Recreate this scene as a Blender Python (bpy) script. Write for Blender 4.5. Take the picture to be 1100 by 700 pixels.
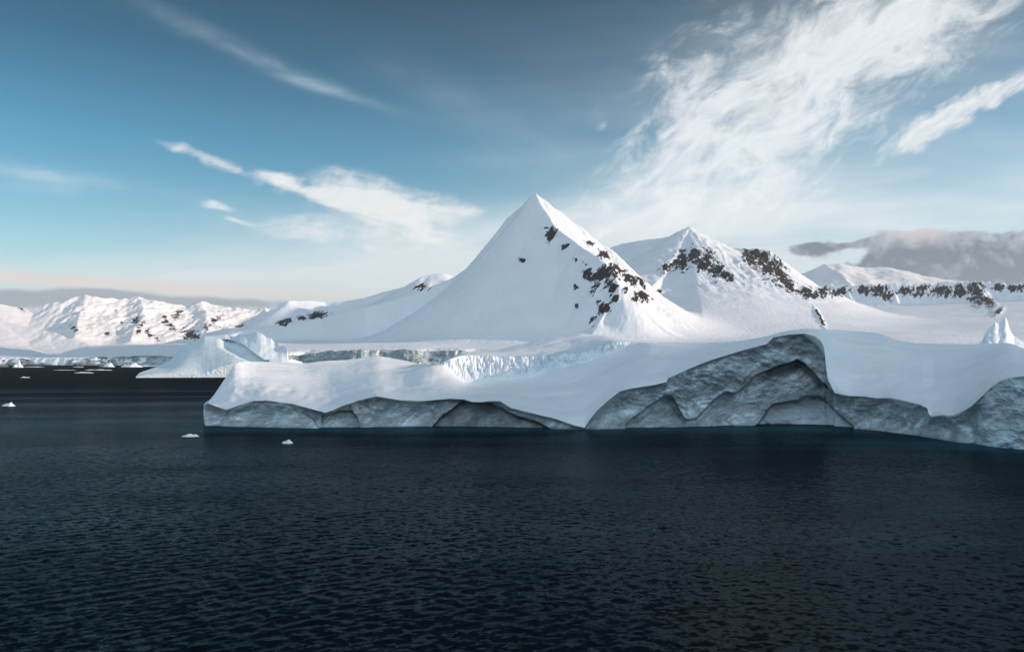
import bpy, math, random
import numpy as np

for o in list(bpy.data.objects): bpy.data.objects.remove(o, do_unlink=True)
S = bpy.context.scene
COL = S.collection
R = math.radians

# ------------------------------------------------------------------ camera
F, UC, VH, H0 = 900.0, 550.0, 388.0, 15.0        # focal length, centre and horizon on an 1100 px wide frame; eye height in m
cd = bpy.data.cameras.new('camera'); cam = bpy.data.objects.new('camera', cd); COL.objects.link(cam)
cd.sensor_width = 36; cd.lens = 36*F/1100; cd.shift_y = 38/1100
cd.clip_start = 1; cd.clip_end = 150000
cam.location = (0, 0, H0); cam.rotation_euler = (R(90), 0, 0)
S.camera = cam

# ------------------------------------------------------------------ light
SUN_EL, SUN_AZ = 11.0, 95.0                     # azimuth clockwise from +Y (the view direction)
SKY_STRENGTH, SUN_STRENGTH = 0.15, 5.0
sl = bpy.data.lights.new('sun', 'SUN'); so = bpy.data.objects.new('sun', sl); COL.objects.link(so)
sl.energy = SUN_STRENGTH; sl.angle = R(0.5); sl.color = (1.0, 0.765, 0.615)
so.rotation_euler = (R(90-SUN_EL), 0, R(180-SUN_AZ))
so.location = (500, -200, 300)
S.view_settings.view_transform = 'Standard'; S.view_settings.look = 'None'
S.view_settings.gamma = 1; S.view_settings.use_curve_mapping = False
S.view_settings.exposure = 0.13

# ---- tiny expression language for shader maths
class E:
    nt = None
    def __init__(s, sock): s.s = sock
    @staticmethod
    def m(op, *a, clamp=False):
        n = E.nt.nodes.new('ShaderNodeMath'); n.operation = op; n.use_clamp = clamp
        for i, x in enumerate(a):
            if isinstance(x, E): E.nt.links.new(x.s, n.inputs[i])
            else: n.inputs[i].default_value = float(x)
        return E(n.outputs[0])
    def __add__(s, o): return E.m('ADD', s, o)
    __radd__ = __add__
    def __sub__(s, o): return E.m('SUBTRACT', s, o)
    def __rsub__(s, o): return E.m('SUBTRACT', o, s)
    def __mul__(s, o): return E.m('MULTIPLY', s, o)
    __rmul__ = __mul__
    def __truediv__(s, o): return E.m('DIVIDE', s, o)
def emin(a, b): return E.m('MINIMUM', a, b)
def emax(a, b): return E.m('MAXIMUM', a, b)
def clamp01(a): return E.m('ADD', a, 0.0, clamp=True)
def sstep(a, b, x):
    n = E.nt.nodes.new('ShaderNodeMapRange'); n.interpolation_type = 'SMOOTHSTEP'
    n.inputs['From Min'].default_value = a; n.inputs['From Max'].default_value = b
    E.nt.links.new(x.s, n.inputs['Value']); return E(n.outputs[0])
def comb(x, y, z=0.0):
    n = E.nt.nodes.new('ShaderNodeCombineXYZ')
    for i, c in enumerate((x, y, z)):
        if isinstance(c, E): E.nt.links.new(c.s, n.inputs[i])
        else: n.inputs[i].default_value = c
    return E(n.outputs[0])
def noise(vec, scale, detail=5, rough=0.5, dist=0.0, color=False, lac=2.0):
    n = E.nt.nodes.new('ShaderNodeTexNoise'); n.noise_dimensions = '3D'
    E.nt.links.new(vec.s, n.inputs['Vector'])
    n.inputs['Scale'].default_value = scale; n.inputs['Detail'].default_value = detail
    n.inputs['Roughness'].default_value = rough; n.inputs['Distortion'].default_value = dist
    n.inputs['Lacunarity'].default_value = lac
    return E(n.outputs[1 if color else 0])
def mixc(f, a, b, mode='MIX'):
    n = E.nt.nodes.new('ShaderNodeMix'); n.data_type = 'RGBA'; n.blend_type = mode
    for i, x in ((0, f), (6, a), (7, b)):
        if isinstance(x, E): E.nt.links.new(x.s, n.inputs[i])
        elif i == 0: n.inputs[i].default_value = x
        else: n.inputs[i].default_value = (*x, 1)
    return E(n.outputs[2])
def sep(v):
    n = E.nt.nodes.new('ShaderNodeSeparateXYZ'); E.nt.links.new(v.s, n.inputs[0])
    return [E(o) for o in n.outputs]
def ramp(x, stops):
    n = E.nt.nodes.new('ShaderNodeValToRGB'); E.nt.links.new(x.s, n.inputs[0]); e = n.color_ramp.elements
    while len(e) < len(stops): e.new(0.5)
    for i, (p, c) in enumerate(stops): e[i].position = p; e[i].color = (*c, 1)
    return E(n.outputs[0])
def lin(r, g, b):
    f = lambda c: (c/255/12.92) if c/255 <= .04045 else ((c/255+.055)/1.055)**2.4
    return (f(r), f(g), f(b))

# ---- world: physical sky, with cirrus and low cloud banks in fixed compass directions
W = bpy.data.worlds.new('World'); S.world = W; W.use_nodes = True
nt = W.node_tree; nt.nodes.clear(); E.nt = nt
out = nt.nodes.new('ShaderNodeOutputWorld'); bg = nt.nodes.new('ShaderNodeBackground')
sky = nt.nodes.new('ShaderNodeTexSky'); sky.sky_type = 'NISHITA'; sky.sun_disc = False
sky.sun_elevation = R(SUN_EL); sky.sun_rotation = R(SUN_AZ)
sky.altitude = 0; sky.air_density = 1.0; sky.dust_density = 0.6; sky.ozone_density = 2.5
tc = nt.nodes.new('ShaderNodeTexCoord')
dx, dy, dz = sep(E(tc.outputs['Generated']))
front = sstep(0.12, 0.3, dy)
yy = emax(dy, 0.12)
P = dx/yy*9.0            # 1 unit = 100 px of the frame
Q = dz/yy*9.0
def blob(u, v, lu, lv, ang=0):        # soft ellipse, ang in degrees (counter-clockwise as seen)
    cx, cy = (u-UC)/100, (VH-v)/100; c, s = math.cos(R(ang)), math.sin(R(ang))
    x = P-cx; y = Q-cy
    a = (x*c + y*s)/(lu/100); b = (y*c - x*s)/(lv/100)
    return E.m('POWER', 2.71828, (a*a + b*b)*-1.0)
def addup(bl):
    t = bl[0]
    for b in bl[1:]: t = t + b
    return t
def rotv(ang, sx, sy, off=0.0):
    c, s = math.cos(R(ang)), math.sin(R(ang))
    return comb((P*c + Q*s)*sx, (Q*c - P*s)*sy, off)
wn = noise(comb(P, Q, 2.0), 0.9, 3, .5, color=True)
wx, wy, wz = sep(wn)
P0, Q0 = P, Q
P = P0 + (wx-0.5)*0.55; Q = Q0 + (wy-0.5)*0.40
n_fan = noise(rotv(30, 0.9, 1.9, 1.0), 1.7, 9, .64, 0.5)
n_fine = noise(rotv(52, 1.3, 3.0, 5.0), 1.6, 8, .62, 0.3)
n_hair = noise(rotv(34, 2.2, 8.0, 15.0), 1.6, 7, .62, 0.1)
n_wisp = noise(rotv(-8, 0.7, 2.4, 9.0), 1.6, 8, .58, 0.4)
# big fan of cirrus
fan = addup([blob(905, 50, 150, 60, 32)*1.15, blob(820, 130, 120, 60, 30)*1.05, blob(760, 195, 130, 45, 18)*1.0,
             blob(1000, 10, 100, 50, 30)*0.8, blob(850, 60, 210, 60, 25)*0.45, blob(730, 110, 50, 50, 60)*.35, blob(690, 232, 100, 24, 8)*.75, blob(790, 60, 60, 40, 50)*.4, blob(1010, 40, 90, 50, 35)*.35])
fan_d = sstep(0.05, 2.15, fan*0.92 + (n_fan-0.5)*5.2 + (n_fine-0.5)*2.2)*(0.74 + (n_hair-.5)*.45)*sstep(.02, .5, fan)
wing = addup([blob(985, 145, 46, 16, 28)*1.3, blob(1050, 105, 70, 15, 22)*1.1, blob(1120, 80, 60, 18, 20)*1.0, blob(855, 222, 40, 9, 24)*1.1])
wing_d = sstep(0.3, 1.85, wing + (n_fan-0.5)*3.6 + (n_fine-0.5)*3.0)*(0.68 + (n_hair-.5)*.9)*sstep(.05, .5, wing)
body = addup([blob(392, 212, 66, 20, -8)*1.25, blob(370, 200, 60, 12, -8)*.6, blob(420, 236, 60, 14, -10)*.9, blob(330, 246, 90, 16, 0)*.65, blob(440, 215, 60, 14, -8)*.7,
              blob(225, 174, 44, 6.5, -24)*1.25, blob(300, 193, 36, 6.5, -20)*1.35, blob(503, 226, 26, 7, -10)*.9,
              blob(232, 219, 20, 4, -5)*.7, blob(255, 233, 12, 3, -5)*.6, blob(400, 262, 120, 14, 0)*.45, blob(645, 135, 9, 5, 60)*.3])
body_d = sstep(0.1, 1.75, body + (n_wisp-0.5)*4.2 + (n_fine-0.5)*1.2)*(0.80 + (n_hair-.5)*.3)*sstep(.05, .5, body)
P, Q = P0 + (wx-0.5)*0.14, Q0 + (wy-0.5)*0.12
streak = addup([blob(205, 28, 120, 9, -25)*.20, blob(290, 70, 85, 7, -21)*.30, blob(355, 98, 62, 5, -17)*.30, blob(30, 187, 110, 9, -8)*.55,
                blob(60, 205, 120, 6, -3)*.22, blob(600, 170, 120, 14, 0)*.16, blob(500, 115, 110, 22, -25)*.13])
streak_d = streak*emax(n_wisp*2.6-0.65, 0.0)*0.85
# veil towards the horizon
n_v = noise(rotv(2, 0.55, 3.0, 3.0), 1.0, 6, .55, 0.2)
veil = addup([blob(430, 275, 230, 40, 0)*.50, blob(740, 240, 190, 50, 6)*1.0, blob(550, 320, 700, 60, 0)*.75, blob(1040, 235, 170, 45, 10)*.55, blob(150, 300, 320, 18, 0)*.5,
              blob(930, 150, 330, 110, 0)*.32, blob(980, 20, 200, 60, 10)*.3])
veil_d = clamp01(veil*(n_v*1.5 + 0.15))*0.85
# low banks
n_b = noise(rotv(0, 0.9, 1.8, 21.0), 1.9, 7, .52, 0.25)
n_bb = noise(comb(P0, Q0*1.2, 33.0), 2.6, 6, .55, .4)
bank = addup([blob(1015, 282, 95, 26, 0)*1.5, blob(985, 262, 44, 19, -8)*1.0, blob(1110, 272, 60, 26, 0)*1.4, blob(925, 262, 36, 5, 6)*.9,
              blob(866, 266, 26, 9, 5)*.85, blob(880, 290, 50, 8, 0)*.5, blob(1180, 285, 100, 34, 0)*1.3])
bank_s = bank + (n_b-0.5)*2.2 + (n_bb-.5)*1.2
bank_d = sstep(0.5, 0.85, bank_s)*sstep(.05, .4, bank)
n_shade = noise(comb(P0, Q0+.12, 33.0), 2.6, 6, .55, .4)
lbank = addup([blob(95, 315, 60, 8, -2)*1.2, blob(210, 324, 120, 7, -2)*1.1, blob(350, 330, 90, 6, 0)*.6, blob(10, 322, 60, 8, 0)*.9, blob(-60,320,90,12,0)*1.0])
lbank_d = sstep(0.35, 1.1, lbank + (n_b-0.5)*1.5)*.8
lglow = addup([blob(60, 300, 110, 6, -3)*1.0, blob(200, 310, 130, 6, -3)*.9, blob(300, 318, 100, 7, -2)*.7, blob(-60, 296, 90, 8, 0)*.9])
lglow_d = clamp01(lglow*(0.35 + n_b*0.9))*.85
K = 1.0/SKY_STRENGTH     # cloud radiances are written as display values at exposure 0
def kc(r, g, b, k=1.0): return tuple(c*K*k for c in lin(r, g, b))
base = E(sky.outputs[0])
elev = clamp01(dz)
# polarised, contrasty sky of the photograph: the physical sky weighted by elevation
grade = ramp(elev, [(0.0, (1.32, 1.38, 1.38)), (0.10, (1.06, 1.28, 1.30)), (0.17, (.72, 1.08, 1.10)), (0.24, (0.40, .86, .92)), (0.33, (0.20, .50, .55)), (0.42, (0.12, 0.31, 0.33)), (0.6, (0.3, 0.4, 0.4)), (1.0, (0.3, 0.4, 0.4))])
col = mixc(1.0, base, grade, 'MULTIPLY')
def over(c, d, cc): return mixc(clamp01(d*front), c, cc)
col = over(col, streak_d, kc(205, 222, 230))
col = over(col, veil_d, kc(232, 238, 242))
col = over(col, lglow_d, kc(240, 226, 220))
col = over(col, fan_d, kc(246, 248, 249))
col = over(col, body_d, kc(250, 248, 246))
col = over(col, wing_d, kc(250, 249, 246))
lit_ = clamp01(sstep((VH-282)/100, (VH-236)/100, Q0)*.75 + (n_bb-n_shade)*3.5 + sstep(1.1, .5, bank_s)*.35)
bankcol = mixc(lit_, kc(88, 104, 124), kc(184, 190, 202))
bankcol = mixc(clamp01(blob(985, 248, 34, 12, -5)*.8), bankcol, kc(214, 196, 194))
col = over(col, bank_d*.86, bankcol)
col = over(col, lbank_d, kc(158, 164, 178))
n_o = noise(comb(dx*2.0, dy*2.0, dz*4.0), 1.6, 6, .55, .4)
fill_deck = sstep(0.15, -0.45, dy - (dz-.3)*.25 + (n_o-.5)*.5)  # bright cloud behind the camera, added as fill light for the shaded snow
col = mixc(fill_deck*.9, col, kc(206, 228, 246, .97))
nt.links.new(col.s, bg.inputs[0]); bg.inputs[1].default_value = SKY_STRENGTH
nt.links.new(bg.outputs[0], out.inputs[0])
W.cycles.sampling_method = 'MANUAL'; W.cycles.sample_map_resolution = 512

# ------------------------------------------------------------------ numpy noise
def _h(ix, iy, iz, seed):
    h = (ix.astype(np.int64)*374761393 + iy.astype(np.int64)*668265263 + iz.astype(np.int64)*2147483647 + seed*1274126177) & 0xffffffff
    h = ((h ^ (h >> 13))*1274126177) & 0xffffffff
    h = ((h ^ (h >> 16))*2246822519) & 0xffffffff
    return (h ^ (h >> 15)) & 0xffffffff
_a = np.linspace(0, 2*np.pi, 64, endpoint=False)
_GX, _GY = np.cos(_a), np.sin(_a)
def perlin(x, y, seed=0):
    x = np.asarray(x, float); y = np.asarray(y, float)
    ix = np.floor(x); iy = np.floor(y); fx = x-ix; fy = y-iy
    ux = fx**3*(fx*(fx*6-15)+10); uy = fy**3*(fy*(fy*6-15)+10)
    z = np.zeros_like(ix)
    def g(i, j):
        k = _h(ix+i, iy+j, z, seed) & 63
        return _GX[k]*(fx-i) + _GY[k]*(fy-j)
    a = g(0, 0)*(1-ux) + g(1, 0)*ux; b = g(0, 1)*(1-ux) + g(1, 1)*ux
    return (a*(1-uy) + b*uy)*1.5
def fbm(x, y, o=5, seed=0, gain=.5, ridged=False):
    t = 0; a = 1; n = 0
    for i in range(o):
        p = perlin(x*2**i + 13.7*i, y*2**i - 7.3*i, seed+i)
        if ridged: p = 1-2*np.abs(p)
        t = t + p*a; n += a; a *= gain
    return t/n
def ss(a, b, x): t = np.clip((x-a)/(b-a), 0, 1); return t*t*(3-2*t)
def curve(pts):
    p = np.array(sorted(pts), float)
    def f(u): return np.interp(u, p[:, 0], p[:, 1])
    return f
def smooth_curve(pts, w=6):
    f = curve(pts)
    def g(u): return sum(f(u+k*w/3.0) for k in (-3, -2, -1, 0, 1, 2, 3))/7
    return g
def smax(a, b, k):
    h = np.clip(0.5+0.5*(a-b)/k, 0, 1)
    return b*(1-h)+a*h + k*h*(1-h)

# ------------------------------------------------------------------ mesh helpers
def grid_mesh(name, X, Y, Z, mat, parent=None, attrs=None, flip=False, smooth=True, fmask=None):
    n, m = X.shape
    co = np.stack([X, Y, Z], -1).reshape(-1, 3).astype(np.float32)
    i = np.arange(n-1)[:, None]*m + np.arange(m-1)[None, :]
    q = np.stack([i, i+1, i+m+1, i+m], -1).reshape(-1, 4)
    if flip: q = q[:, ::-1]
    if fmask is not None:
        q = q[fmask.ravel()]; used, q = np.unique(q, return_inverse=True); q = q.reshape(-1, 4); co = co[used]
        attrs = {k: v.ravel()[used] for k, v in (attrs or {}).items()}
    me = bpy.data.meshes.new(name)
    me.vertices.add(len(co)); me.vertices.foreach_set('co', co.ravel())
    me.loops.add(q.size); me.loops.foreach_set('vertex_index', q.ravel().astype(np.int32))
    me.polygons.add(len(q)); me.polygons.foreach_set('loop_start', np.arange(0, q.size, 4, dtype=np.int32))
    me.polygons.foreach_set('loop_total', np.full(len(q), 4, np.int32))
    me.polygons.foreach_set('use_smooth', np.full(len(q), smooth, bool))
    me.update(calc_edges=True)
    for k, v in (attrs or {}).items():
        a = me.attributes.new(k, 'FLOAT', 'POINT'); a.data.foreach_set('value', v.ravel().astype(np.float32))
    me.materials.append(mat)
    o = bpy.data.objects.new(name, me); COL.objects.link(o)
    if parent: o.parent = parent
    return o
def tag(o, label=None, cat=None, group=None, kind=None):
    if label: o['label'] = label
    if cat: o['category'] = cat
    if group: o['group'] = group
    if kind: o['kind'] = kind
    return o
def thing(name, loc, label, cat, group=None):
    o = bpy.data.objects.new(name, None); COL.objects.link(o); o.location = loc
    return tag(o, label, cat, group)
def w3(u, v, Y): return ((u-UC)/F*Y, Y, H0-(v-VH)/F*Y)

# ------------------------------------------------------------------ materials
def new_mat(name):
    m = bpy.data.materials.new(name); m.use_nodes = True; n = m.node_tree
    E.nt = n; b = n.nodes['Principled BSDF']
    return m, n, b
def attr(name):
    a = E.nt.nodes.new('ShaderNodeAttribute'); a.attribute_name = name; return E(a.outputs['Fac'])
def pos():
    g = E.nt.nodes.new('ShaderNodeNewGeometry'); return E(g.outputs['Position'])
def scalev(v, s):
    n = E.nt.nodes.new('ShaderNodeVectorMath'); n.operation = 'MULTIPLY'
    E.nt.links.new(v.s, n.inputs[0]); n.inputs[1].default_value = s; return E(n.outputs[0])
def bump(h, dist, strength=1.0, normal=None):
    n = E.nt.nodes.new('ShaderNodeBump'); E.nt.links.new(h.s, n.inputs['Height'])
    n.inputs['Distance'].default_value = dist; n.inputs['Strength'].default_value = strength
    if normal: E.nt.links.new(normal.s, n.inputs['Normal'])
    return E(n.outputs[0])

SNOW = (0.84, 0.87, 0.91)
def mountain_mat(name, rock_scale, bump_d, tint=SNOW):
    m, n, b = new_mat(name); p = pos()
    rk = attr('rock')
    px_, py_, pz_ = sep(p)
    big = noise(comb((px_ - pz_*.75)*1.15, py_*.45, (px_*.6 + pz_)*.38), rock_scale*1.7, 7, .64, 0.5)
    fine = noise(comb(px_ - pz_*.7, py_*.6, (px_*.7 + pz_)*.5), rock_scale*4.5, 5, .6)
    mask = sstep(0.385, 0.42, rk*0.66 + (big-0.5)*1.9 + (fine-.5)*.6)*sstep(0.02, .15, rk)
    rcol = ramp(noise(p, rock_scale*3, 5, .6), [(0.3, (.010, .010, .012)), (0.55, (.026, .024, .024)), (0.78, (.075, .060, .052))])
    sn = noise(p, rock_scale*.35, 6, .55)
    scol = ramp(sn, [(0.3, tuple(c*.93 for c in tint)), (0.7, tint)])
    c = mixc(mask, scol, rcol)
    n.links.new(c.s, b.inputs['Base Color']); b.inputs['Roughness'].default_value = .75
    b.inputs['Specular IOR Level'].default_value = .2
    h = noise(p, rock_scale*1.2, 9, .6) + mask*0.5*fine
    nb = bump(h, bump_d, .9)
    n.links.new(nb.s, b.inputs['Normal'])
    return m
M_mount = mountain_mat('snow_and_rock', 0.020, 1.3)
M_far = mountain_mat('far_snow_and_rock', 0.010, 5, (.86, .85, .87))

def snow_mat(name='berg_snow', bs=1.0, lo=(0.79, 0.83, 0.88), hi=(0.86, 0.885, 0.91)):
    m, n, b = new_mat(name); p = pos()
    c = ramp(noise(p, .12, 6, .55), [(0.3, lo), (0.7, hi)])
    ic = attr('ice')
    f = clamp01(ic*sstep(.35, .6, noise(scalev(p, (1, 1, .6)), .25, 5, .6)))
    c = mixc(f, c, (0.50, 0.70, 0.76))
    n.links.new(c.s, b.inputs['Base Color']); b.inputs['Roughness'].default_value = .6
    b.inputs['Specular IOR Level'].default_value = .3
    b.inputs['Subsurface Weight'].default_value = .0
    st = noise(scalev(p, (.5, 1.6, 1.0)), .30, 7, .6, .5)
    mid = noise(scalev(p, (.6, 1.2, 1.0)), .06, 4, .5, .5)
    n.links.new(bump(st*.10 + noise(p, .9, 4, .6)*.10 + mid*1.7, 1.0, .9*bs).s, b.inputs['Normal'])
    return m
M_snow = snow_mat()
M_blue = snow_mat('blue_snow_ice', .35, (.60, .72, .78), (.76, .83, .87))

def ice_mat(name, scale=1.0, k=1.0, clean=0.0):
    m, n, b = new_mat(name); p = pos()
    qx, qy, qz = sep(p)
    fl_ = comb((qx + qz*.7)*.55, qy, (qz - qx*.45)*1.5)
    w = noise(fl_, .10*scale, 8, .62, 2.2)
    v = noise(fl_, .30*scale, 9, .64, 1.6)
    x = clamp01((w-.5)*1.8 + (v-.5)*.9 + .5 + clean)
    c = ramp(x, [(0.10, (.090*k, .104*k, .112*k)), (0.38, (.145*k, .170*k, .182*k)), (0.56, (.19*k, .23*k, .25*k)),
                 (0.74, (.28*k, .35*k, .375*k)), (0.92, (.40*k, .43*k, .44*k))])
    # dark sediment seams where the noise crosses mid level
    sm = noise(scalev(p, (.7, 1, 1.2)), .075*scale, 6, .6, 2.8)
    seam = 1.0 - sstep(0.0, 0.018, E.m('ABSOLUTE', sm-.5))
    c = mixc(seam*.4, c, (.05, .06, .065))
    dk = attr('darken')
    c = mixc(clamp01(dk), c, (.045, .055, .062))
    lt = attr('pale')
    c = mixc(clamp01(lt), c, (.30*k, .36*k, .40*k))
    n.links.new(c.s, b.inputs['Base Color']); b.inputs['Roughness'].default_value = .35
    b.inputs['Specular IOR Level'].default_value = .35
    h = v*.8 + noise(p, 1.1*scale, 6, .6, .3)*.35
    n.links.new(bump(h, .09/scale, .9).s, b.inputs['Normal'])
    return m
M_ice = ice_mat('grey_marbled_ice', 1.0, 2.3)
M_ice2 = ice_mat('pale_blue_ice', .15, 2.1, .38)
M_shore = ice_mat('glacier_front_ice', .14, 1.7)

# ------------------------------------------------------------------ sea
def sea_mat():
    m, n, b = new_mat('sea_water'); p = pos()
    b.inputs['Base Color'].default_value = (.004, .010, .014, 1)
    b.inputs['IOR'].default_value = 1.333
    b.inputs['Specular IOR Level'].default_value = .14
    px, py, pz = sep(p)
    # ripple slopes at several scales, taken straight from noise so they survive far away
    def slopes(sc, d, s, off, stretch=(1, 1, 1)):
        c = noise(scalev(p, stretch), sc, d, .6, 0.2, color=True); x, y, _ = sep(c)
        return (x-.5)*s, (y-.5)*s
    patch = sstep(.36, .62, noise(scalev(p, (.5, 1.6, 1)), .010, 4, .55, .8))   # gust patches
    amp = patch*.75 + .45
    ax, ay = slopes(1.5, 5, .66, 0, (.85, 1.15, 1))
    bx, by = slopes(4.5, 3, .45, 3, (.8, 1.2, 1))
    sx = (ax + bx)*amp; sy = (ay + by)*amp
    g = n.nodes.new('ShaderNodeNewGeometry'); nx, ny, nz = sep(E(g.outputs['Normal']))
    v = comb(nx - sx, ny - sy, nz)
    nn = n.nodes.new('ShaderNodeVectorMath'); nn.operation = 'NORMALIZE'; n.links.new(v.s, nn.inputs[0])
    # facet-averaged reflectance: wave slopes keep even the far water from mirroring the horizon
    fr_ = n.nodes.new('ShaderNodeFresnel'); fr_.inputs['IOR'].default_value = 1.33; n.links.new(nn.outputs[0], fr_.inputs['Normal'])
    wind = sstep(480, 190, py + (patch-.5)*160)
    cap = .035 + wind*.08 + patch*wind*.075
    gust = noise(scalev(p, (.6, 1.3, 1)), .03, 5, .6, .6)
    fr1 = E(fr_.outputs[0])
    fr2 = fr1*fr1
    fac = cap*1.08*fr2/(fr2 + .15)*(.30 + gust*1.4)
    gl_ = n.nodes.new('ShaderNodeBsdfGlossy'); gl_.inputs['Roughness'].default_value = .14; n.links.new(nn.outputs[0], gl_.inputs['Normal'])
    gl_.inputs['Color'].default_value = (.58, .74, .84, 1)
    di = n.nodes.new('ShaderNodeBsdfDiffuse'); di.inputs['Color'].default_value = (.003, .0065, .009, 1)
    # turquoise tint in the diffuse colour over the big berg's submerged foot
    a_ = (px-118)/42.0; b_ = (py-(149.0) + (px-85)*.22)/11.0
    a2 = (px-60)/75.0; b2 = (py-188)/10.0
    teal = E.m('POWER', 2.71828, (a_*a_ + b_*b_)*-1.0) + E.m('POWER', 2.71828, (a2*a2 + b2*b2)*-1.0)*.35
    a3 = (px+40)/70.0; b3 = (py-184)/8.0  # left base: cliff's teal reflection and submerged tint painted into the water colour
    teal = teal + E.m('POWER', 2.71828, (a3*a3 + b3*b3)*-1.0)*.25
    dcol = mixc(clamp01(teal), (.003, .0065, .009), (.02, .13, .16)); n.links.new(dcol.s, di.inputs['Color'])
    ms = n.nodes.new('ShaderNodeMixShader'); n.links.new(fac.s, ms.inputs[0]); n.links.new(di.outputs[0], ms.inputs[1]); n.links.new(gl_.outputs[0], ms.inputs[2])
    n.links.new(ms.outputs[0], n.nodes['Material Output'].inputs['Surface']); n.nodes.remove(b)
    return m
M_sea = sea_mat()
ang_f = np.linspace(-R(42), R(42), 700)
ang_b = np.linspace(R(42), 2*np.pi-R(42), 120)[1:]
ang = np.concatenate([ang_f, ang_b])
rr = np.concatenate([[0.5, 8, 20], np.geomspace(32, 300, 900), np.geomspace(305, 90000, 130)])
RR, AA = np.meshgrid(rr, ang, indexing='ij')
SX, SY = RR*np.sin(AA), RR*np.cos(AA); SZ = np.zeros_like(SX)
rng = np.random.default_rng(5)
spc = np.gradient(rr)[:, None]*1.0
for k in range(70):
    lam = .35*(2.0/.35)**rng.random(); th = R(215) + rng.normal(0, 1.0)
    a = 0.0034*lam**0.85*(.5+rng.random()); ph = rng.random()*6.28
    kk = 2*np.pi/lam
    SZ += a*np.sin(kk*(SX*np.sin(th)+SY*np.cos(th)) + ph)*ss(2.5, 6, lam/spc)
SZ *= .40 + .9*np.clip(fbm(SX/28+3, SY/45, 3, 801)+.25, 0, 1)
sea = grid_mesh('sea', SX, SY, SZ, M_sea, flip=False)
tag(sea, 'dark rippled polar sea filling the foreground', kind='structure')

# ------------------------------------------------------------------ terrain
def ridge_field(X, Y, pts, sL, sR, L=1500.0, bk=.7):
    P3 = np.array([w3(*p) for p in pts]); best = np.full(X.shape, -1e9)
    for a, b in zip(P3[:-1], P3[1:]):
        d = b[:2]-a[:2]; L2 = (d**2).sum()
        t = np.clip(((X-a[0])*d[0] + (Y-a[1])*d[1])/L2, 0, 1)
        back = np.clip(-((X-a[0])*d[0] + (Y-a[1])*d[1])/L2, 0, None)*math.sqrt(L2) if a is P3[0] or np.array_equal(a, P3[0]) else 0
        ex, ey = X-(a[0]+t*d[0]), Y-(a[1]+t*d[1]); dist = np.hypot(ex, ey)
        side = d[0]*ey - d[1]*ex          # >0: left of travel
        sn = np.clip(side/(math.sqrt(L2)*(dist+15.0)), -1, 1)
        s = sR + (sL-sR)*(.5+.5*sn)
        h = a[2] + t*(b[2]-a[2]) - s*L*(1-np.exp(-dist/L)) - .13*dist - bk*back
        best = np.maximum(best, h)
    return best
def project(X, Y, Z): return UC + F*X/Y, VH - F*(Z-H0)/Y
def rock_mask(U, V, blobs, Y=None, yr=None):
    m = np.zeros_like(U)
    for u, v, ru, rv, an in blobs:
        if 860 < u < 1100 and v < 330: rv *= .9; ru *= .84; v += .3
        c, s = math.cos(R(an)), math.sin(R(an)); x, y = U-u, -(V-v); ru, rv = ru*1.12, rv*1.12
        a, b = (x*c+y*s)/ru, (y*c-x*s)/rv
        m = np.maximum(m, np.clip(1.15-np.sqrt(a*a+b*b)*.62, 0, .9))
    return m

# rows and columns follow the view so that resolution goes where it shows
uu = np.concatenate([np.arange(150, 1130, 1.0), np.arange(1130, 2100, 12.0)])
Yr = np.concatenate([np.linspace(2180, 2460, 90), np.linspace(2466, 6400, 640), np.linspace(6420, 8200, 40)])
YY, UU = np.meshgrid(Yr, uu, indexing='ij'); XX = (UU-UC)/F*YY
wxn = fbm(XX/420, YY/420, 4, 11)*45; wyn = fbm(XX/420, YY/420, 4, 23)*45
Xw, Yw_ = XX+wxn, YY+wyn*.6
fld = lambda pts, a, b, L=1500., bk=.7: ridge_field(XX+wxn*.35, YY+wyn*.35, pts, a, b, L, bk)
# base snowfield
sl_ = np.interp(UU, [150, 500, 700, 900, 1150, 1600], [.050, .055, .085, .100, .115, .14])
B = 46 + sl_*(YY-2350) + 10*fbm(XX/500, YY/500, 3, 3)
B += 30*ss(900, 1250, UU)*ss(2400, 3800, YY)
S0 = (575, 209, 3500)
r1 = fld([(582, 213.5, 3488), (579, 210, 3493), (575, 208.8, 3499), (571, 210, 3503), (566, 215.5, 3515), (560, 221, 3530), (545, 233, 3560), (505, 287, 3640), (490, 298, 3680), (440, 316, 3700), (391, 330, 3650), (350, 340, 3500), (302, 348, 3350), (261, 354, 3200), (225, 372, 3100)], 1.38, 1.1, 600, 0.0)
arX = np.interp(YY, [2820, 2880, 2930, 3040, 3200, 3330, 3420, 3500, 3600], [(642-550)/900*2820, (654-550)/900*2880, (664-550)/900*2930, (650-550)/900*3040, (622-550)/900*3200, (596-550)/900*3330, (585-550)/900*3420, 100, 100])
ar_ = 0
arX = np.where(YY < 2820, 288-(2820-YY)*.35, arX) + 14*fbm(YY/120, 0*YY, 3, 65)
r1 = r1 - 1.1*np.clip(XX-arX, 0, None)
r2 = fld([S0, (585, 228, 3420), (596, 246, 3330), (622, 264, 3200), (650, 284, 3040), (664, 304, 2930), (654, 326, 2880), (642, 345, 2820)], .85, 1.15, 1100)
r3 = fld([S0, (584, 214, 3500), (590, 222, 3500), (600, 227, 3500), (612, 238, 3490), (625, 245, 3480), (640, 259, 3460), (655, 267, 3440), (668, 282, 3410), (680, 291, 3380), (700, 312, 3300), (718, 335, 3240), (742, 358, 3150)], .9, .95, 900)
r3 = r3 - .75*np.clip(arX-XX, 0, None)
r4 = fld([(640, 285, 5300), (655, 266, 5200), (690, 257, 5100), (720, 254, 5040), (732, 247, 5010), (742, 243, 5000), (752, 249, 4980), (762, 258, 4950), (778, 264, 4900), (800, 267, 4800), (825, 271, 4700), (842, 291, 4600), (855, 308, 4450), (870, 326, 4200), (886, 352, 3850)], .85, .34, 2800)
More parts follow.
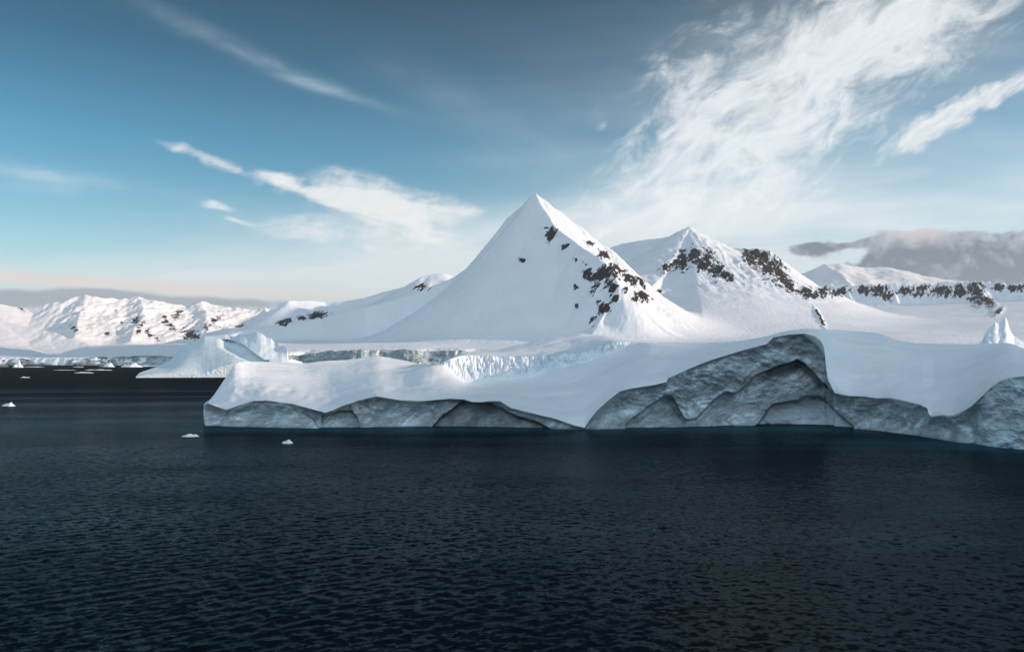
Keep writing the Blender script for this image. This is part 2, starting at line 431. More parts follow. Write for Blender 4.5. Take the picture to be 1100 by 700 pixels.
r4b = fld([(760, 262, 4900), (772, 282, 4600), (785, 302, 4350)], .55, .65, 900)
r5 = fld([(845, 305, 6000), (870, 309, 5950), (900, 306, 5900), (930, 308, 5850), (960, 307, 5800), (1000, 306, 5780), (1035, 304, 5740), (1060, 304, 5700), (1085, 307, 5650), (1120, 306, 5600), (1300, 296, 5000), (1500, 285, 4200), (1750, 300, 3600)], .8, .95, 420)
r5b = fld([(1045, 304, 5730), (1060, 322, 5450), (1078, 340, 5150)], .55, .55, 500)
r6 = fld([(500, 300, 5600), (484, 296, 5560), (475, 293, 5550), (462, 294, 5520), (452, 296, 5500), (440, 305, 5500), (425, 311, 5450), (390, 320, 5400), (350, 325, 5400), (325, 322, 5300), (310, 322, 5250), (297, 329, 5200), (282, 345, 5100), (265, 368, 5000)], .5, .62, 900)
pk = smax(smax(r1, r2, 14), r3, 18)
pk += (2.6*fbm(XX/38, YY/70, 5, 88, ridged=True)*ss(-.1, .4, fbm(XX/210, YY/210, 3, 89)) + 1.2*fbm(XX/16, YY/30, 3, 87))*ss(60, 160, pk)
# buttresses and gullies on the peak's right side
gl = fbm((XX*.8+YY*.6)/70, (YY*.8-XX*.6)/260, 4, 61, ridged=True)
pk += gl*9*ss(150, 400, pk)*ss(80, 260, XX)
pk += (fbm(XX/380, YY/380, 5, 77)*11 + fbm((XX*.85+YY*.5)/90, (YY*.85-XX*.5)/420, 4, 78)*5)*ss(60, 220, pk)*(1-.6*ss(600, 700, pk))
r4m = smax(r4, r6, 20)
r4m += fbm(XX/330, YY/330, 5, 31)*24*ss(150, 400, r4m)
r4m += fbm(XX/70, YY/260, 4, 33, ridged=True)*7*ss(250, 420, r4m)*ss(690, 720, UU)*ss(860, 830, UU)
r5m = smax(r5, r5b, 20) + fbm(XX/45, YY/300, 4, 41, ridged=True)*26*ss(330, 430, r5)
Z = smax(B, pk, 55); Z = smax(Z, r4m, 60); Z = smax(Z, r5m, 30)
# left coast and ice front
coast = 2330 + 55*fbm(XX/160, 0*XX+.5, 4, 51) + 8*fbm(XX/22, YY/40, 3, 52)
capz = 40 + 14*fbm(XX/90, XX*0, 3, 71) + .25*np.clip(YY-coast, 0, None) + 5e-4*np.clip(YY-coast, 0, None)**2
Z = -smax(-Z, -capz, 22)
Z = Z*ss(170, 250, UU + 12*fbm(YY/180, XX/180, 3, 9))
coast = 2330 + 55*fbm(XX/160, 0*XX+.5, 4, 51) + 8*fbm(XX/22, YY/40, 3, 52)
front_f = ss(0, 26, YY-coast)
crv = fbm(XX/26, YY/26, 5, 55, ridged=True)
Z = Z*front_f + crv*4*front_f*ss(140, 20, YY-coast) - 6*(1-front_f)
Z += fbm(XX/14, YY/14, 3, 57)*1.2
U2, V2 = project(XX, YY, Z)
rocks = [(590, 253, 7, 6, 55), (606, 266, 2.5, 6, -60), (560.5, 279.6, 2.5, 3.5, 60), (619, 280, 4, 2.5, 30), (618, 309, 2.5, 3, 40), (632, 295, 5, 8, 60),
         (635, 262, 5, 2, -20), (649, 275, 7, 4.5, -25), (650, 296, 12, 7, 52), (661, 292, 9, 7, -40), (642, 308, 9, 3.5, 50), (657, 310, 5, 7, 70), (678, 301, 10, 4.5, -25), (689, 306, 5, 4, -40),
         (689, 320, 8.5, 6, -20), (649, 331, 6, 6.5, 60), (639, 343, 8, 3.5, 40), (659, 320, 3, 6, 80), (619, 329, 2.5, 2, 30), (672, 312, 3.5, 3, 0), (627, 284, 3, 2, 0),
         (734, 273, 6, 4, 20), (716, 288, 6, 5, 40), (731, 284, 8, 7, 30), (746, 278, 9, 9, 50), (757, 281, 10, 11, 40), (768, 290, 9, 8, -40), (780, 296, 9, 4, -35), (708, 314, 3, 2, 0),
         (807, 276, 9, 10, 40), (817, 280, 10, 10, -50), (829, 288, 9, 12, -60), (838, 298, 9, 8, -50), (848, 307, 9, 6, -40),
         (866, 315, 12, 6, -10), (883, 315, 13, 5.5, 10), (902, 314, 11, 5.5, 10), (928, 312, 8, 6, 0), (942, 312, 13, 7, 0), (953, 317, 5, 6, 50),
         (972, 313, 10, 5, 0), (990, 313, 12, 6.5, 10), (1012, 313, 12, 6, 0), (1030, 313, 8, 7, 30), (1047, 312, 10, 9, 0), (1050, 320, 12, 8, -40), (1062, 325, 6, 8, 50), (1073, 335, 5, 2.2, 40),
         (1074, 309, 8, 4, 0), (1086, 310, 8, 4, 0), (1098, 309, 5, 4, 0), (881, 342, 1.8, 9, 28), (878, 336, 1.5, 4, 30),
         (452, 309, 6, 3, 20), (462, 312, 3, 2, 0), (340, 339, 11, 3, 8), (306, 346, 8, 2.5, 20), (325, 342, 5, 2, 0)]
rm = rock_mask(U2, V2, rocks)*(YY > 2500)
Z += rm*(fbm(XX/30, YY/30, 3, 90)*12+6)
ds = YY-coast
mt = grid_mesh('snow_mountains', XX, YY, Z, M_mount, attrs={'rock': rm})
tag(mt, 'pyramid shaped snow peak with lower rocky ridges to its right', kind='structure')
# exposed ice wall of the shoreline glacier
cu = np.arange(190, 1000, 1.0); t = np.linspace(0, 1, 26)
CU, T = np.meshgrid(cu, t, indexing='xy')
CX0 = (CU-UC)/F*2330
CY = 2330 + 55*fbm(CX0/160, 0*CX0+.5, 4, 51) + 8*fbm(CX0/22, CX0*0+58, 3, 52)
edge_h = np.interp(CU, [190, 230, 315, 350, 400, 450, 480, 510, 1000], [0, 20, 34, 46, 50, 48, 48, 44, 44])*(1+.16*fbm(CX0/90, CX0*0, 3, 71)) + 3*fbm(CX0/14, CX0*0, 3, 72)
CY = CY - 14 + T*24 + 7*fbm(CX0/40, T*1.6, 5, 73, ridged=True)
CZ = -2 + T*edge_h + 1.2*fbm(CX0/10, T*6, 3, 74)
CXX = (CU-UC)/F*CY
gf = grid_mesh('glacier_front', CXX, CY, CZ, M_shore, attrs={'darken': T*0, 'pale': T*0})
tag(gf, 'broken blue grey glacier wall along the far shore', kind='structure')

# far left range in the low sun
uu = np.arange(-260, 480, 1.0); Yr = np.linspace(5600, 10500, 420)
YY, UU = np.meshgrid(Yr, uu, indexing='ij'); XX = (UU-UC)/F*YY
wx_ = fbm(XX/900, YY/900, 4, 111)*160; wy_ = fbm(XX/900, YY/900, 4, 123)*160
fl = lambda pts, a, b, L=2500.: ridge_field(XX+wx_*.5, YY+wy_*.5, pts, a, b, L)
g1 = fl([(-260, 325, 6500), (-100, 318, 6800), (0, 326, 7150), (25, 331, 7300), (60, 325, 7450), (90, 319, 7650), (130, 324, 7900), (150, 320, 8000), (180, 327, 8150), (200, 331, 8300), (215, 326, 8400), (260, 334, 8650), (290, 334, 8850), (330, 336, 9100), (420, 345, 9400), (470, 360, 9600)], .33, .36)
g2 = fl([(90, 320, 7650), (87, 345, 7050), (80, 362, 6500)], .26, .34, 1200)
g3 = fl([(150, 321, 8000), (148, 345, 7350), (140, 366, 6700)], .28, .36, 1200)
g4 = fl([(215, 327, 8400), (225, 348, 7750), (222, 366, 7100)], .30, .36, 1200)
g5 = fl([(285, 333, 8800), (287, 348, 8050), (272, 366, 7300)], .30, .36, 1200)
g6 = fl([(-200, 340, 6150), (-60, 338, 6300), (0, 343, 6400), (50, 357, 6300), (90, 369, 6150)], .3, .3, 1200)
Z = smax(smax(smax(g1, g2, 60), smax(g3, g4, 60), 60), smax(g5, g6, 50), 50)
Z += fbm(XX/260, YY/420, 6, 131, ridged=True)*26*ss(120, 320, Z)*ss(30, 90, UU) + fbm(XX/110, YY/300, 5, 137, ridged=True)*17*ss(100, 260, Z)*ss(20, 60, UU) + fbm(XX/70, YY/70, 4, 139)*5
Z = smax(Z, 60+.045*(YY-5600)+0*XX, 60)
Z = Z*ss(5600, 5700, YY) - 3
U2, V2 = project(XX, YY, Z)
rocks = [(79, 352, 4, 2.5, -45), (124, 334, 2.5, 2, 0), (131, 346, 2.5, 2, 0), (145, 343, 5, 4, 60), (150, 352, 8, 3, 70), (177, 343, 5, 3.5, -50), (161, 358, 5, 3, -50), (168, 363, 4, 2.5, -50),
         (203, 358, 8, 5.5, -30), (210, 362, 5, 3, -40), (243, 358, 6, 3, -35), (258, 352, 5, 3, 40), (185, 352, 3, 6, 50), (222, 350, 4, 5, 50), (115, 358, 2.5, 2, 0), (190, 338, 6, 4, 40), (232, 342, 6, 3, 30), (23, 332, 4, 1.5, -30)]
rm = rock_mask(U2, V2, rocks)*.8*(YY > 6000)
fr = grid_mesh('far_mountain_range', XX, YY, Z, M_far, attrs={'rock': rm})
tag(fr, 'long far snowy range on the left glowing pink in low sun', kind='structure')

# low ice cap in front of the range
uu = np.arange(-260, 330, 1.0); Yr = np.concatenate([np.linspace(3080, 3420, 110), np.linspace(3430, 5200, 90)])
YY, UU = np.meshgrid(Yr, uu, indexing='ij'); XX = (UU-UC)/F*YY
top = np.interp(UU, [-260, -60, 0, 35, 55, 62, 75, 95, 130, 180, 215, 240, 330], [368, 369, 371, 375, 380, 381, 377, 372, 370.5, 369.5, 369, 370, 374])
top = top + 1.0*fbm(UU/30, 0*UU, 3, 5)
Zt = H0 + (VH-top)/F*4300
coast = 3180 + 60*fbm(XX/300, 0*XX+3, 4, 201) + 10*fbm(XX/40, YY/60, 3, 202)
ff = ss(0, 40, YY-coast)
up = ss(-20, 1000, YY-coast)
Z = (24 + (Zt-24)*up)*ff*ss(5200, 4600, YY)
Z = Z + fbm(XX/30, YY/40, 5, 205, ridged=True)*7*ff*ss(260, 40, YY-coast) - 4*(1-ff)
rm = np.zeros_like(Z)
ic = grid_mesh('coastal_ice_cap', XX, YY, Z, M_mount, attrs={'rock': rm})
tag(ic, 'low smooth ice cap in blue shade below the pink range', kind='structure')
cu = np.arange(-260, 300, 1.0); CU, T = np.meshgrid(cu, np.linspace(0, 1, 20), indexing='xy')
CX0 = (CU-UC)/F*3180
CY = 3180 + 60*fbm(CX0/300, 0*CX0+3, 4, 201) - 8 + T*34 + 16*fbm(CX0/50, T*1.5, 5, 207, ridged=True)
CZ = -2 + T*np.interp(CU, [-260, 0, 30, 58, 75, 110, 160, 300], [26, 28, 24, 12, 24, 36, 38, 36])*(1+.25*fbm(CX0/120, 0*CX0, 4, 208)) + 1.5*fbm(CX0/16, T*5, 3, 209)
gf = grid_mesh('coastal_ice_wall', (CU-UC)/F*CY, CY, CZ, M_shore, attrs={'darken': T*0, 'pale': T*0})
tag(gf, 'low broken ice wall at the foot of the ice cap', kind='structure')

# pale mountain under the cloud bank, far right
uu = np.arange(800, 1130, 1.5); Yr = np.linspace(11000, 14500, 120)
YY, UU = np.meshgrid(Yr, uu, indexing='ij'); XX = (UU-UC)/F*YY
Z = ridge_field(XX, YY, [(805, 312, 13000), (850, 304, 13000), (868, 293, 13000), (882, 286, 12900), (900, 283.5, 12900), (925, 287, 12900), (955, 286, 12900), (985, 292, 12800), (1010, 300, 12700), (1060, 306, 12600), (1130, 308, 12500)], .3, .35, 3000.)
Z = smax(Z, ridge_field(XX, YY, [(885, 284, 13000), (905, 296, 12300), (915, 306, 11800)], .4, .4, 2000.), 60)
Z += fbm(XX/500, YY/500, 5, 301)*55
fp = grid_mesh('distant_mountain', XX, YY, Z, M_far, attrs={'rock': 0*Z})
tag(fp, 'dim distant snow mountain beneath the grey cloud bank', kind='structure')

# unseen hill added outside the frame, sized so its shadow covers the bay
uu = np.linspace(700, 4200, 120); yy = np.linspace(-1500, 700, 110)
YY, XX = np.meshgrid(yy, uu, indexing='ij')
Z = 417*np.exp(-((XX-1900)/650)**2 - ((YY-30)/420)**2) + fbm(XX/300, YY/300, 5, 401)*12 - 40
hl = grid_mesh('shade_hill', XX, YY, Z, M_mount, attrs={'rock': 0*Z})
tag(hl, 'unseen snowy hill added beyond the right edge to shade the bay', kind='structure')

# ------------------------------------------------------------------ foreground iceberg
vw = smooth_curve([(224, 457), (276, 458.5), (378, 460), (440, 458), (500, 459), (560, 460), (628, 462), (645, 461.3), (722, 459.8), (798, 458.2), (860, 457.8), (917, 460.5), (973, 466), (1039, 476), (1100, 483), (1200, 493), (1320, 500)], 30)
vc = curve([(224, 433), (234, 437), (243, 440), (257, 435), (272.5, 430.5), (288, 430), (302, 432), (315, 433.5), (327, 437), (340, 440.5), (350, 443), (358, 440), (368, 435.6), (385, 430), (403.6, 425.4), (415, 427), (429, 429.5), (454, 430.5), (470, 429), (484, 428), (498, 428.7), (507, 431.5), (516, 431.8),
            (526, 430.7), (537, 430.5), (549, 438), (565, 441.5), (582, 446), (595, 449), (608, 453.4), (618, 457), (628, 459), (633, 451), (641, 441), (652, 431), (666, 420), (678, 417), (691, 415), (704, 413), (716, 410), (718, 406), (740, 396), (762.5, 387), (793, 377.5), (823.6, 369.4), (831, 362), (846, 359.5), (864, 358),
            (876, 361), (882, 366), (885, 372), (886.5, 383), (887.5, 396), (890, 409), (897, 422), (912, 425), (928, 425.5), (942, 427.5), (957, 427), (973, 430.5), (988, 434), (996, 438), (998, 445), (1001, 447), (1012, 445.5), (1024, 446), (1035, 441), (1044, 435.6), (1054, 426), (1064, 416.5), (1074.5, 409), (1086, 405.5), (1100, 404), (1150, 400), (1320, 400)])
vt = smooth_curve([(223, 433), (230, 424), (240, 409), (246, 400), (251, 391), (256, 388.7), (286.5, 388.5), (327, 390), (352, 387.5), (378, 386), (395, 383.5), (406, 382), (418, 384), (434, 387), (454.5, 391.5), (473, 391), (484, 384.5), (496, 379), (515, 377), (537, 375), (567, 368), (598, 361), (623, 358), (649, 360), (672, 364),
                   (696, 368), (762.5, 368), (798, 365.6), (823.6, 361), (845, 355), (864, 353), (896, 354), (929, 356.5), (947, 358), (962.5, 365), (985, 369), (1039, 369.5), (1085, 368), (1100, 374), (1150, 378), (1320, 385)], 5)
Dc = smooth_curve([(224, 3), (240, 12), (255, 26), (300, 40), (400, 50), (470, 46), (500, 70), (620, 95), (700, 75), (760, 50), (830, 26), (870, 18), (900, 30), (950, 42), (1000, 55), (1100, 70), (1320, 80)], 20)
# the inner ice step: top lip and foot
lip = curve([(470, 391.5), (478, 388), (496, 382), (530, 382.5), (567, 383.5), (600, 381.5), (618, 379.6), (633, 376), (646, 371.5), (659, 368), (694, 368)])
foot = curve([(470, 391.5), (480, 395), (496, 411.5), (508, 411), (521, 409), (545, 407), (572, 405), (592.7, 396.7), (618, 392), (640, 385.5), (656, 381), (676, 374), (694, 368.3)])

du = .42
U = np.arange(224, 1320, du)
scurve = lambda p: smooth_curve(p, 3.5)
Yw = F*H0/(vw(U)-VH)
def loft(V, D):     # pixel row and depth beyond the waterline -> world
    Yd = Yw[None, :] + D
    return (U[None, :]-UC)/F*Yd, Yd, H0 - (V-VH)/F*Yd
nc = 170
T = np.linspace(0, 1, nc)[:, None]
VC, VW, VT = vc(U)[None, :], vw(U)[None, :], vt(U)[None, :]
Vcl = VW + (VC-VW)*T
UG = np.broadcast_to(U[None, :], Vcl.shape)
# overlapping scalloped arches: each region is set back behind its rim
A = scurve([(600, 470), (671, 456), (691, 442), (706, 430), (714, 425.4), (722, 424), (729, 439), (737, 452), (747, 451), (762.5, 434), (770, 426), (778, 421.6), (788, 423), (803, 414), (811, 404), (824, 398), (836, 393.6), (848, 390), (859, 387), (867, 393), (874.5, 401), (884, 412), (897, 424), (905, 424)])
Bc = scurve([(800, 470), (812, 458), (821, 446), (829, 434), (841, 432), (850, 430), (857, 431), (864, 424), (872, 426), (880, 426), (886, 429), (893, 436), (901, 445), (917, 459), (930, 470)])
Cc = scurve([(225, 470), (235.6, 457), (246, 442), (258, 436), (269, 432), (285, 432), (310, 436), (335, 448), (350, 470)])
Dd = scurve([(455, 470), (465, 456), (476, 446), (486, 439), (498, 430), (510, 432), (530, 434), (552, 446), (585, 456), (600, 470)])
Ee = curve([(920, 425), (945, 426), (962, 440), (975, 454), (983, 465), (990, 480)])
Gg = curve([(340, 447), (350, 446), (365, 441), (378, 440), (384, 449), (390, 470)])
wob = fbm(UG/16, Vcl/16, 6, 501, gain=.6)*6.0
def under(c, w=1.6, lo=-1e9, hi=1e9):
    return ss(-w, w, Vcl+wob*.5 - c(UG))*ss(lo-1, lo+1, UG)*ss(hi+1, hi-1, UG)
inA = under(A, 1.3, 672, 896); inB = under(Bc, 1.2, 812, 917); inC = under(Cc, 1.3, 236, 345)
inD = under(Dd, 1.3, 465, 600); inE = ss(-1.3, 1.3, (Vcl+wob*.5)-Ee(UG))*ss(925, 935, UG)*ss(990, 984, UG)
inG = under(Gg, 1.3, 345, 390)
hgt = (VW-VC)                                     # cliff height in px
wall = np.clip(hgt/30, 0, 1.6)
conc = np.sin(np.pi*np.clip(T, 0, 1))*wall
Dcl = 0.6 + 1.9*conc*1.0
Dcl = Dcl + inA*3.2 + inB*4.5 - inC*1.6 + inD*2.2 + inG*1.4 - inE*.0
# the right pieces step forward as bulges
Dcl -= 3.5*ss(1040, 1060, UG + (Vcl-450)*.35)*np.sin(np.pi*np.clip(.1+.85*T, 0, 1))
Dcl -= 1.6*ss(962, 984, UG-(Vcl-450)*.9)*ss(1046, 1036, UG)*(1-T*.5)
Dcl += 1.6*(fbm(UG/42, Vcl/30+3, 3, 511))*wall
Dcl += .28*fbm((UG+Vcl*.7)/13, (Vcl-UG*.35)/7, 4, 512, ridged=True)*wall
Dcl += .07*fbm(UG/4.5, Vcl/4.5, 4, 514, ridged=True)*wall
rim = np.clip(1-(1-T)*hgt/3.0, 0, 1)              # the last 3 px below the snow lip
Dcl = Dcl*(1-rim) + (0.2 + .0*rim)*rim + rim*0
Dedge = 0.2
# overhanging lip: cliff top sits in front of the hollow below it
X, Y, Zc = loft(Vcl, Dcl)
Zc[0] = -1.5
Zc += 0
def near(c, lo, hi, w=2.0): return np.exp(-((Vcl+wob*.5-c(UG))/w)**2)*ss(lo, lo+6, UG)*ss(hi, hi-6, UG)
darken = .5*near(A, 675, 900, 1.5) + .6*near(Bc, 815, 915, 1.3) + .6*near(Cc, 236, 345, 1.4) + .6*near(Dd, 466, 600, 2.2) + .6*near(Gg, 345, 390, 1.6)  # darker along arch rims, under the big arch, in one recess, at the waterline
darken += .8*np.exp(-((Vcl-A(UG)-5)/6)**2)*ss(800, 830, UG)*ss(890, 880, UG)
darken += .6*np.exp(-((Vcl-VC)/3.5)**2)*ss(715, 735, UG)*ss(830, 815, UG)*(.6+fbm(UG/10, Vcl/3, 3, 520))
darken += .45*inD*(.7+.6*fbm(UG/12, Vcl/8, 3, 522)) + .5*ss(8, 0, VW-Vcl)*ss(560, 600, UG)*ss(650, 635, UG)
darken += .35*ss(3.0, 0, VW-Vcl)
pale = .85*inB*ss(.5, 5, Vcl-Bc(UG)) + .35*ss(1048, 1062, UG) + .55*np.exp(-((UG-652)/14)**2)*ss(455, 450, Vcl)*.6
berg = thing('iceberg', ((700-UC)/F*190, 190, 0), 'huge low iceberg with white snow top and grey scalloped cliffs filling the middle and right', 'iceberg')
def child(o, par):
    o.parent = par; o.matrix_parent_inverse = par.matrix_basis.inverted() if False else o.matrix_parent_inverse
    me = o.data; L = par.location; n = len(me.vertices); co = np.empty(n*3, np.float32); me.vertices.foreach_get('co', co)
    co = co.reshape(-1, 3) - np.array([L.x, L.y, L.z], np.float32); me.vertices.foreach_set('co', co.ravel()); me.update()
    return o
child(grid_mesh('ice_cliff', X, Y, Zc, M_ice, attrs={'darken': np.clip(darken, 0, 1), 'pale': np.clip(pale, 0, 1)}), berg)

# snow surface: edge -> (step foot, step lip) -> crest -> back, one continuous sheet
dcr = Dc(U)
bl = ss(395, 480, U)*ss(790, 690, U)
stp = np.clip((foot(U)-lip(U))/12, 0, 1)*ss(468, 478, U)*ss(696, 690, U)
ga = VT[0] + (VC[0]-VT[0])*.45; gb = VT[0] + (VC[0]-VT[0])*.36
fv = ga*(1-bl) + foot(U)*bl; lv = gb*(1-bl) + (lip(U)-.6)*bl
ker = np.ones(31)/31
def sm(x): return np.convolve(np.pad(x, 15, mode='edge'), ker, mode='valid')
fv = sm(fv); lv = sm(lv); lv = np.maximum(lv, VT[0]+.15); fv = np.maximum(fv, lv+.15)
fd = dcr*.52; ld = fd + dcr*.09*(1-stp) + 1.2*stp
s1 = np.linspace(0, 1, 90)[:, None]
D1 = Dedge + (fd[None, :]-Dedge)*s1**1.15
k2 = np.ones(121)/121
VCs = np.convolve(np.pad(VC[0], 60, mode='edge'), k2, mode='valid'); VCs = np.minimum(VCs, VW[0]-1)[None, :]
V1 = VCs + (fv[None, :]-VCs)*s1 + (VC-VCs)*(1-s1)**8
rnd = fbm(UG[:1]/40+V1/30, V1/26-UG[:1]/55, 3, 601)*2.2*np.sin(np.pi*s1)
s2 = np.linspace(0, 1, 46)[:, None]
V2_ = fv[None, :] + (lv-fv)[None, :]*s2
D2 = fd[None, :] + (ld-fd)[None, :]*s2
ripple = 1.6*fbm(UG[:1]/9+0*V2_, V2_/22, 4, 611, ridged=True) + .8*fbm(UG[:1]/3, V2_/7, 3, 612)
D2 = D2 + stp[None, :]*np.sin(np.pi*s2)**.5*ripple
s3 = np.linspace(0, 1, 60)[:, None]
V3 = lv[None, :] + (VT-lv[None, :])*s3**.9
D3 = ld[None, :] + (dcr-ld)[None, :]*s3
VV = np.vstack([V1, V2_[1:], V3[1:]]); DD = np.vstack([D1+rnd, D2[1:], D3[1:]])
X1, Y1, Z1 = loft(VV, DD)
icem = .7*np.exp(-((UG[:1]-508)/9)**2 - ((VV-399)/9)**2) + .8*np.exp(-((UG[:1]-600)/22)**2-((VV-390)/8)**2) + .2
icem[:85] = 0; icem[140:] = 0
nb = 30; q = np.linspace(0, 1, nb)[1:, None]
zc = Z1[-1][None, :]; Yc = Y1[-1][None, :]
Zb = zc - (zc+2)*(1-np.cos(q*np.pi*.5)); Yb = Yc + (14+.55*dcr[None, :])*np.sin(q*np.pi*.5); Xb = (U[None, :]-UC)/F*Yb
X3 = np.vstack([X1, Xb]); Y3 = np.vstack([Y1, Yb]); Z3 = np.vstack([Z1, Zb])
env = np.concatenate([np.zeros(60), np.linspace(0, 1, 100), np.ones(len(X3)-160)])[:, None]
Z3 += .22*fbm(X3/9, Y3/9, 4, 621)*env*ss(230, 260, U)[None, :]
icea = np.zeros_like(X3); icea[:len(icem)] = icem*stp[None, :]
isstep = np.zeros((X3.shape[0]-1, X3.shape[1]-1), bool); isstep[89:134, np.searchsorted(U, 473):np.searchsorted(U, 695)] = True
child(grid_mesh('snow_cap', X3, Y3, Z3, M_snow, attrs={'ice': icea}, fmask=~isstep), berg)
child(grid_mesh('ice_step', X3, Y3, Z3, M_snow, attrs={'ice': icea}, fmask=isstep), berg)
# left end closed
sec = [np.stack([a[:, 0], b[:, 0], c[:, 0]], -1) for a, b, c in ((X, Y, Zc), (X3, Y3, Z3))]
ring = np.vstack(sec); cen = ring.mean(0); rad = np.linspace(1, 0, 8)
EX = np.stack([cen[0]-1.2*math.sin(math.acos(r)) * 1 + (ring[:, 0]-cen[0])*r for r in rad]); EY = np.stack([cen[1]+(ring[:, 1]-cen[1])*r for r in rad]); EZ = np.stack([cen[2]+(ring[:, 2]-cen[2])*r for r in rad])
child(grid_mesh('end_face', EX, EY, EZ, M_ice, attrs={'darken': EX*0, 'pale': EX*0+.3}), berg)

# ------------------------------------------------------------------ smaller bergs
def simple_berg(name, label, cat, u0, u1, vwf, vef, vtf, depthf, mats, seed, px, rough=1.0, facets=(), du=.3, lean=0.15, parts=('ice_foot', 'ice_slope'), ks=41):
    U = np.arange(u0, u1+du, du); Yw = F*H0/(vwf(U)-VH)
    root = thing(name, ((U[len(U)//2]-UC)/F*Yw[len(U)//2], Yw[len(U)//2], 0), label, cat)
    def lf(V, D):
        Yd = Yw[None, :]+D; return (U[None, :]-UC)/F*Yd, Yd, H0-(V-VH)/F*Yd
    t = np.linspace(0, 1, 30)[:, None]
    V = vwf(U)[None, :] + (vef(U)-vwf(U))[None, :]*t; UG = U[None, :]+0*V
    m = px
    taper = np.sin(np.pi*np.clip((UG-u0)/(u1-u0), 0, 1))**.4
    Dz = (vwf(U)-vef(U))[None, :]*m*lean*t + rough*m*fbm(UG/5, V/4, 4, seed, ridged=True)*.6*taper
    a = lf(V, Dz); a[2][0] = -.8*m
    child(grid_mesh(parts[0], *a, mats[0], attrs={'darken': 0*V, 'pale': 0*V, 'ice': 0*V}), root)
    t = np.linspace(0, 1, 60)[:, None]
    kw = np.ones(ks)/ks; smf = lambda x: np.convolve(np.pad(x, ks//2, mode='edge'), kw, mode='valid')
    ve_, vt_ = vef(U), vtf(U); veS, vtS = smf(ve_), smf(vt_)
    V = veS + (vtS-veS)*t + (ve_-veS)*(1-t)**6 + (vt_-vtS)*t**5; UG = U[None, :]+0*V
    dl = ((vwf(U)-vef(U))*m*lean)[None, :]
    Db = dl + (Dz[-1][None, :]-dl)*(1-t)**5 + depthf(U)[None, :]*t**1.1
    for (c, c2, amt, lo, hi) in facets: Db = Db + amt*ss(-.8, .8, V-c(UG))*ss(2.5, -1.5, V-c2(UG))*ss(lo, lo+14, UG)*ss(hi, hi-3, UG)
    Db = Db + rough*(np.interp(UG, [u0, 240, 256], [.3, .3, 1]) if u1-u0 > 120 else 1)*m*(1.5*fbm(UG/11, V/9, 3, seed+5, ridged=True) + .35*fbm(UG/3, V/4, 3, seed+6))*np.sin(np.pi*t)**.6*taper[:1]
    b = lf(V, Db)
    q = np.linspace(0, 1, 14)[1:, None]; yc = b[1][-1][None, :]; zc = b[2][-1][None, :]
    Yb = yc + (depthf(U)[None, :]*.6+6*m)*np.sin(q*np.pi/2); Zb = zc-(zc+.8*m)*(1-np.cos(q*np.pi/2)); Xb = (U[None, :]-UC)/F*Yb
    A_ = [np.vstack([p, r]) for p, r in zip(b, (Xb, Yb, Zb))]
    child(grid_mesh(parts[1], *A_, mats[1], attrs={'darken': 0*A_[0], 'pale': 0*A_[0], 'ice': 0*A_[0]}), root)
    return root, lf, U
px = 794/900
simple_berg('iceberg', 'pale blue humped iceberg with toothed right end, behind the big one', 'iceberg', 146, 311,
    curve([(146, 405.6), (311, 404.9)]),
    smooth_curve([(146, 405.2), (150, 403.5), (160, 402), (186, 400.5), (215, 402.5), (222, 400), (232, 396), (250, 390), (300, 393), (311, 396)], 3),
    curve([(146, 404.8), (149, 401), (152, 399.5), (165, 395), (176, 391.5), (183, 387), (188, 382), (193, 375.5), (200, 370), (206, 367), (212, 364.5), (220, 361), (231, 360.5), (242, 359), (249, 361), (252, 361.5), (258, 358), (268, 358.5), (276, 356.5), (281, 358), (286, 362), (291, 363), (295, 368), (299, 368), (302, 371), (306, 372), (308.5, 376), (309.5, 383), (311, 390)]),
    smooth_curve([(146, 4), (165, 34), (186, 62), (200, 66), (250, 66), (300, 40), (311, 12)], 6), (M_blue, M_blue), 700, px, .8,
    facets=((curve([(234, 364), (244, 364.5), (254, 367), (262, 371), (272, 379), (284, 387)]), curve([(234, 372), (246, 377), (256, 383), (268, 388), (284, 390)]), 11, 232, 290),))
simple_berg('iceberg', 'small stubby ice block at the right foot of the humped blue iceberg', 'iceberg', 309, 330,
    curve([(309, 404), (330, 403)]), curve([(309, 398), (330, 399)]), curve([(309, 388), (313, 385.5), (318, 387), (324, 388.5), (330, 394)]), curve([(309, 10), (330, 8)]), (M_snow, M_snow), 720, px*1.1, .6)
# pinnacle beyond the big berg's right shoulder (Y about 330 m)
simple_berg('ice_pinnacle', 'narrow leaning ice pinnacle rising behind the right shoulder of the big iceberg', 'ice pinnacle', 1040, 1150,
    curve([(1040, 429), (1150, 429)]), curve([(1040, 410), (1150, 410)]),
    curve([(1040, 371), (1052, 369), (1056, 364), (1058, 359), (1062, 353), (1065, 350.5), (1069, 346), (1073, 347.5), (1077, 344), (1080, 340), (1082, 344), (1085, 354), (1089, 361), (1096, 365), (1100, 368), (1150, 372)]),
    curve([(1040, 12), (1080, 20), (1150, 12)]), (M_blue, M_blue), 740, .37, 1.3, ks=11)

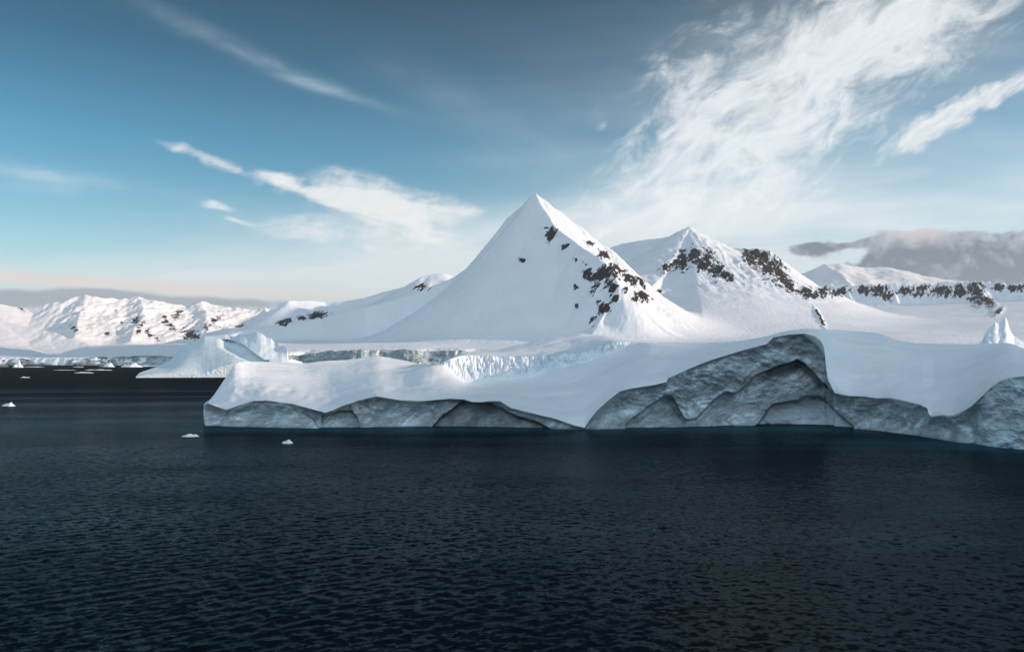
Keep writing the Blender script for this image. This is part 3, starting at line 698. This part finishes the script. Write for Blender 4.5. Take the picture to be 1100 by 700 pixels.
# ------------------------------------------------------------------ drifting ice
rs = random.Random(3)
def floe(u, v, w, h, label, seed, spikes=0.0, group=None, long_=1.0):
    Y = F*H0/(v-VH); s = Y/F; W, Hh = w*s*.5, h*s
    n, m = 20, 28
    th = np.linspace(0, 2*np.pi, m)[None, :]; r = np.linspace(1, 0, n)[:, None]
    rad = 1 + .28*fbm(np.cos(th)*1.7+seed, np.sin(th)*1.7, 3, seed)
    X = W*r*rad*np.cos(th); Yv = W*long_*.8*r*rad*np.sin(th)
    prof = np.sqrt(np.clip(1-r**2.2, 0, 1))
    bump_ = (0.45 + .9*np.clip(fbm(X/W*1.6+seed*3, Yv/W*1.6, 4, seed+3)+.35, 0, 2) + spikes*np.exp(-((X/W-.25)**2+(Yv/W)**2)*14))
    Z = -.12*Hh + Hh*prof*bump_ + 0*th
    # close the seam
    for a in (X, Yv, Z): a[:, -1] = a[:, 0]
    o = grid_mesh('ice_floe', X, Yv, Z, M_snow, attrs={'ice': 0*Z})
    o.location = ((u-UC)/F*Y, Y, 0)
    tag(o, label, 'ice floe', group); return o
floe(205, 468.5, 17, 3, 'low flat white floe off the left tip of the big iceberg', 31)
floe(309, 476, 11, 3.4, 'small double humped white floe drifting below the big iceberg', 32, .5)
floe(10, 436, 13, 3.2, 'small white floe at the left edge of the dark open water', 33, .8)
floe(19, 394.5, 11, 5, 'white ice block with an upright tooth near the far left shore', 34, .6)
floe(90, 400.5, 22, 1.4, 'long thin grey floe, right one of the pair off the far shore', 35, 0, None, .5)
floe(27, 405.5, 11, 1.2, 'thin grey floe lying nearest the camera on the far left water', 36, 0, None, .6)
floe(117, 394, 12, 4.6, 'white mound of ice by the far shore, left of its neighbour', 37, .3)
floe(142, 394.2, 22, 4.2, 'wide white mound of ice by the far shore beside the humped iceberg', 38, .3)
floe(180, 395, 18, 4, 'white floe close to the tongue of the humped iceberg', 39, .2)
for k in range(9):
    u = rs.uniform(-10, 190); 
    floe(u, rs.choice([393.6, 394.2, 395.0, 397.5]), rs.uniform(8, 26), rs.uniform(.5, 1.1), 'thin strip of white brash ice lying low along the far shoreline', 60+k, 0, 'brash ice along the far shore', .6)

# ------------------------------------------------------------------ thin air
hm = bpy.data.materials.new('haze_air'); hm.use_nodes = True; hn = hm.node_tree; hn.nodes.clear()
ho = hn.nodes.new('ShaderNodeOutputMaterial'); pv = hn.nodes.new('ShaderNodeVolumePrincipled')
pv.inputs['Color'].default_value = (.86, .92, 1, 1); pv.inputs['Density'].default_value = 2.0e-5; pv.inputs['Anisotropy'].default_value = .2
hn.links.new(pv.outputs[0], ho.inputs['Volume'])
hx, hy0, hy1, hz0, hz1 = 95000, -95000, 95000, -60, 1800
me = bpy.data.meshes.new('haze')
vs = [(x, y, z) for x in (-hx, hx) for y in (hy0, hy1) for z in (hz0, hz1)]
me.from_pydata(vs, [], [(0, 1, 3, 2), (4, 6, 7, 5), (0, 4, 5, 1), (2, 3, 7, 6), (0, 2, 6, 4), (1, 5, 7, 3)])
me.materials.append(hm); hz = bpy.data.objects.new('haze', me); COL.objects.link(hz)
tag(hz, 'thin pale haze in the cold air over the bay', kind='stuff')
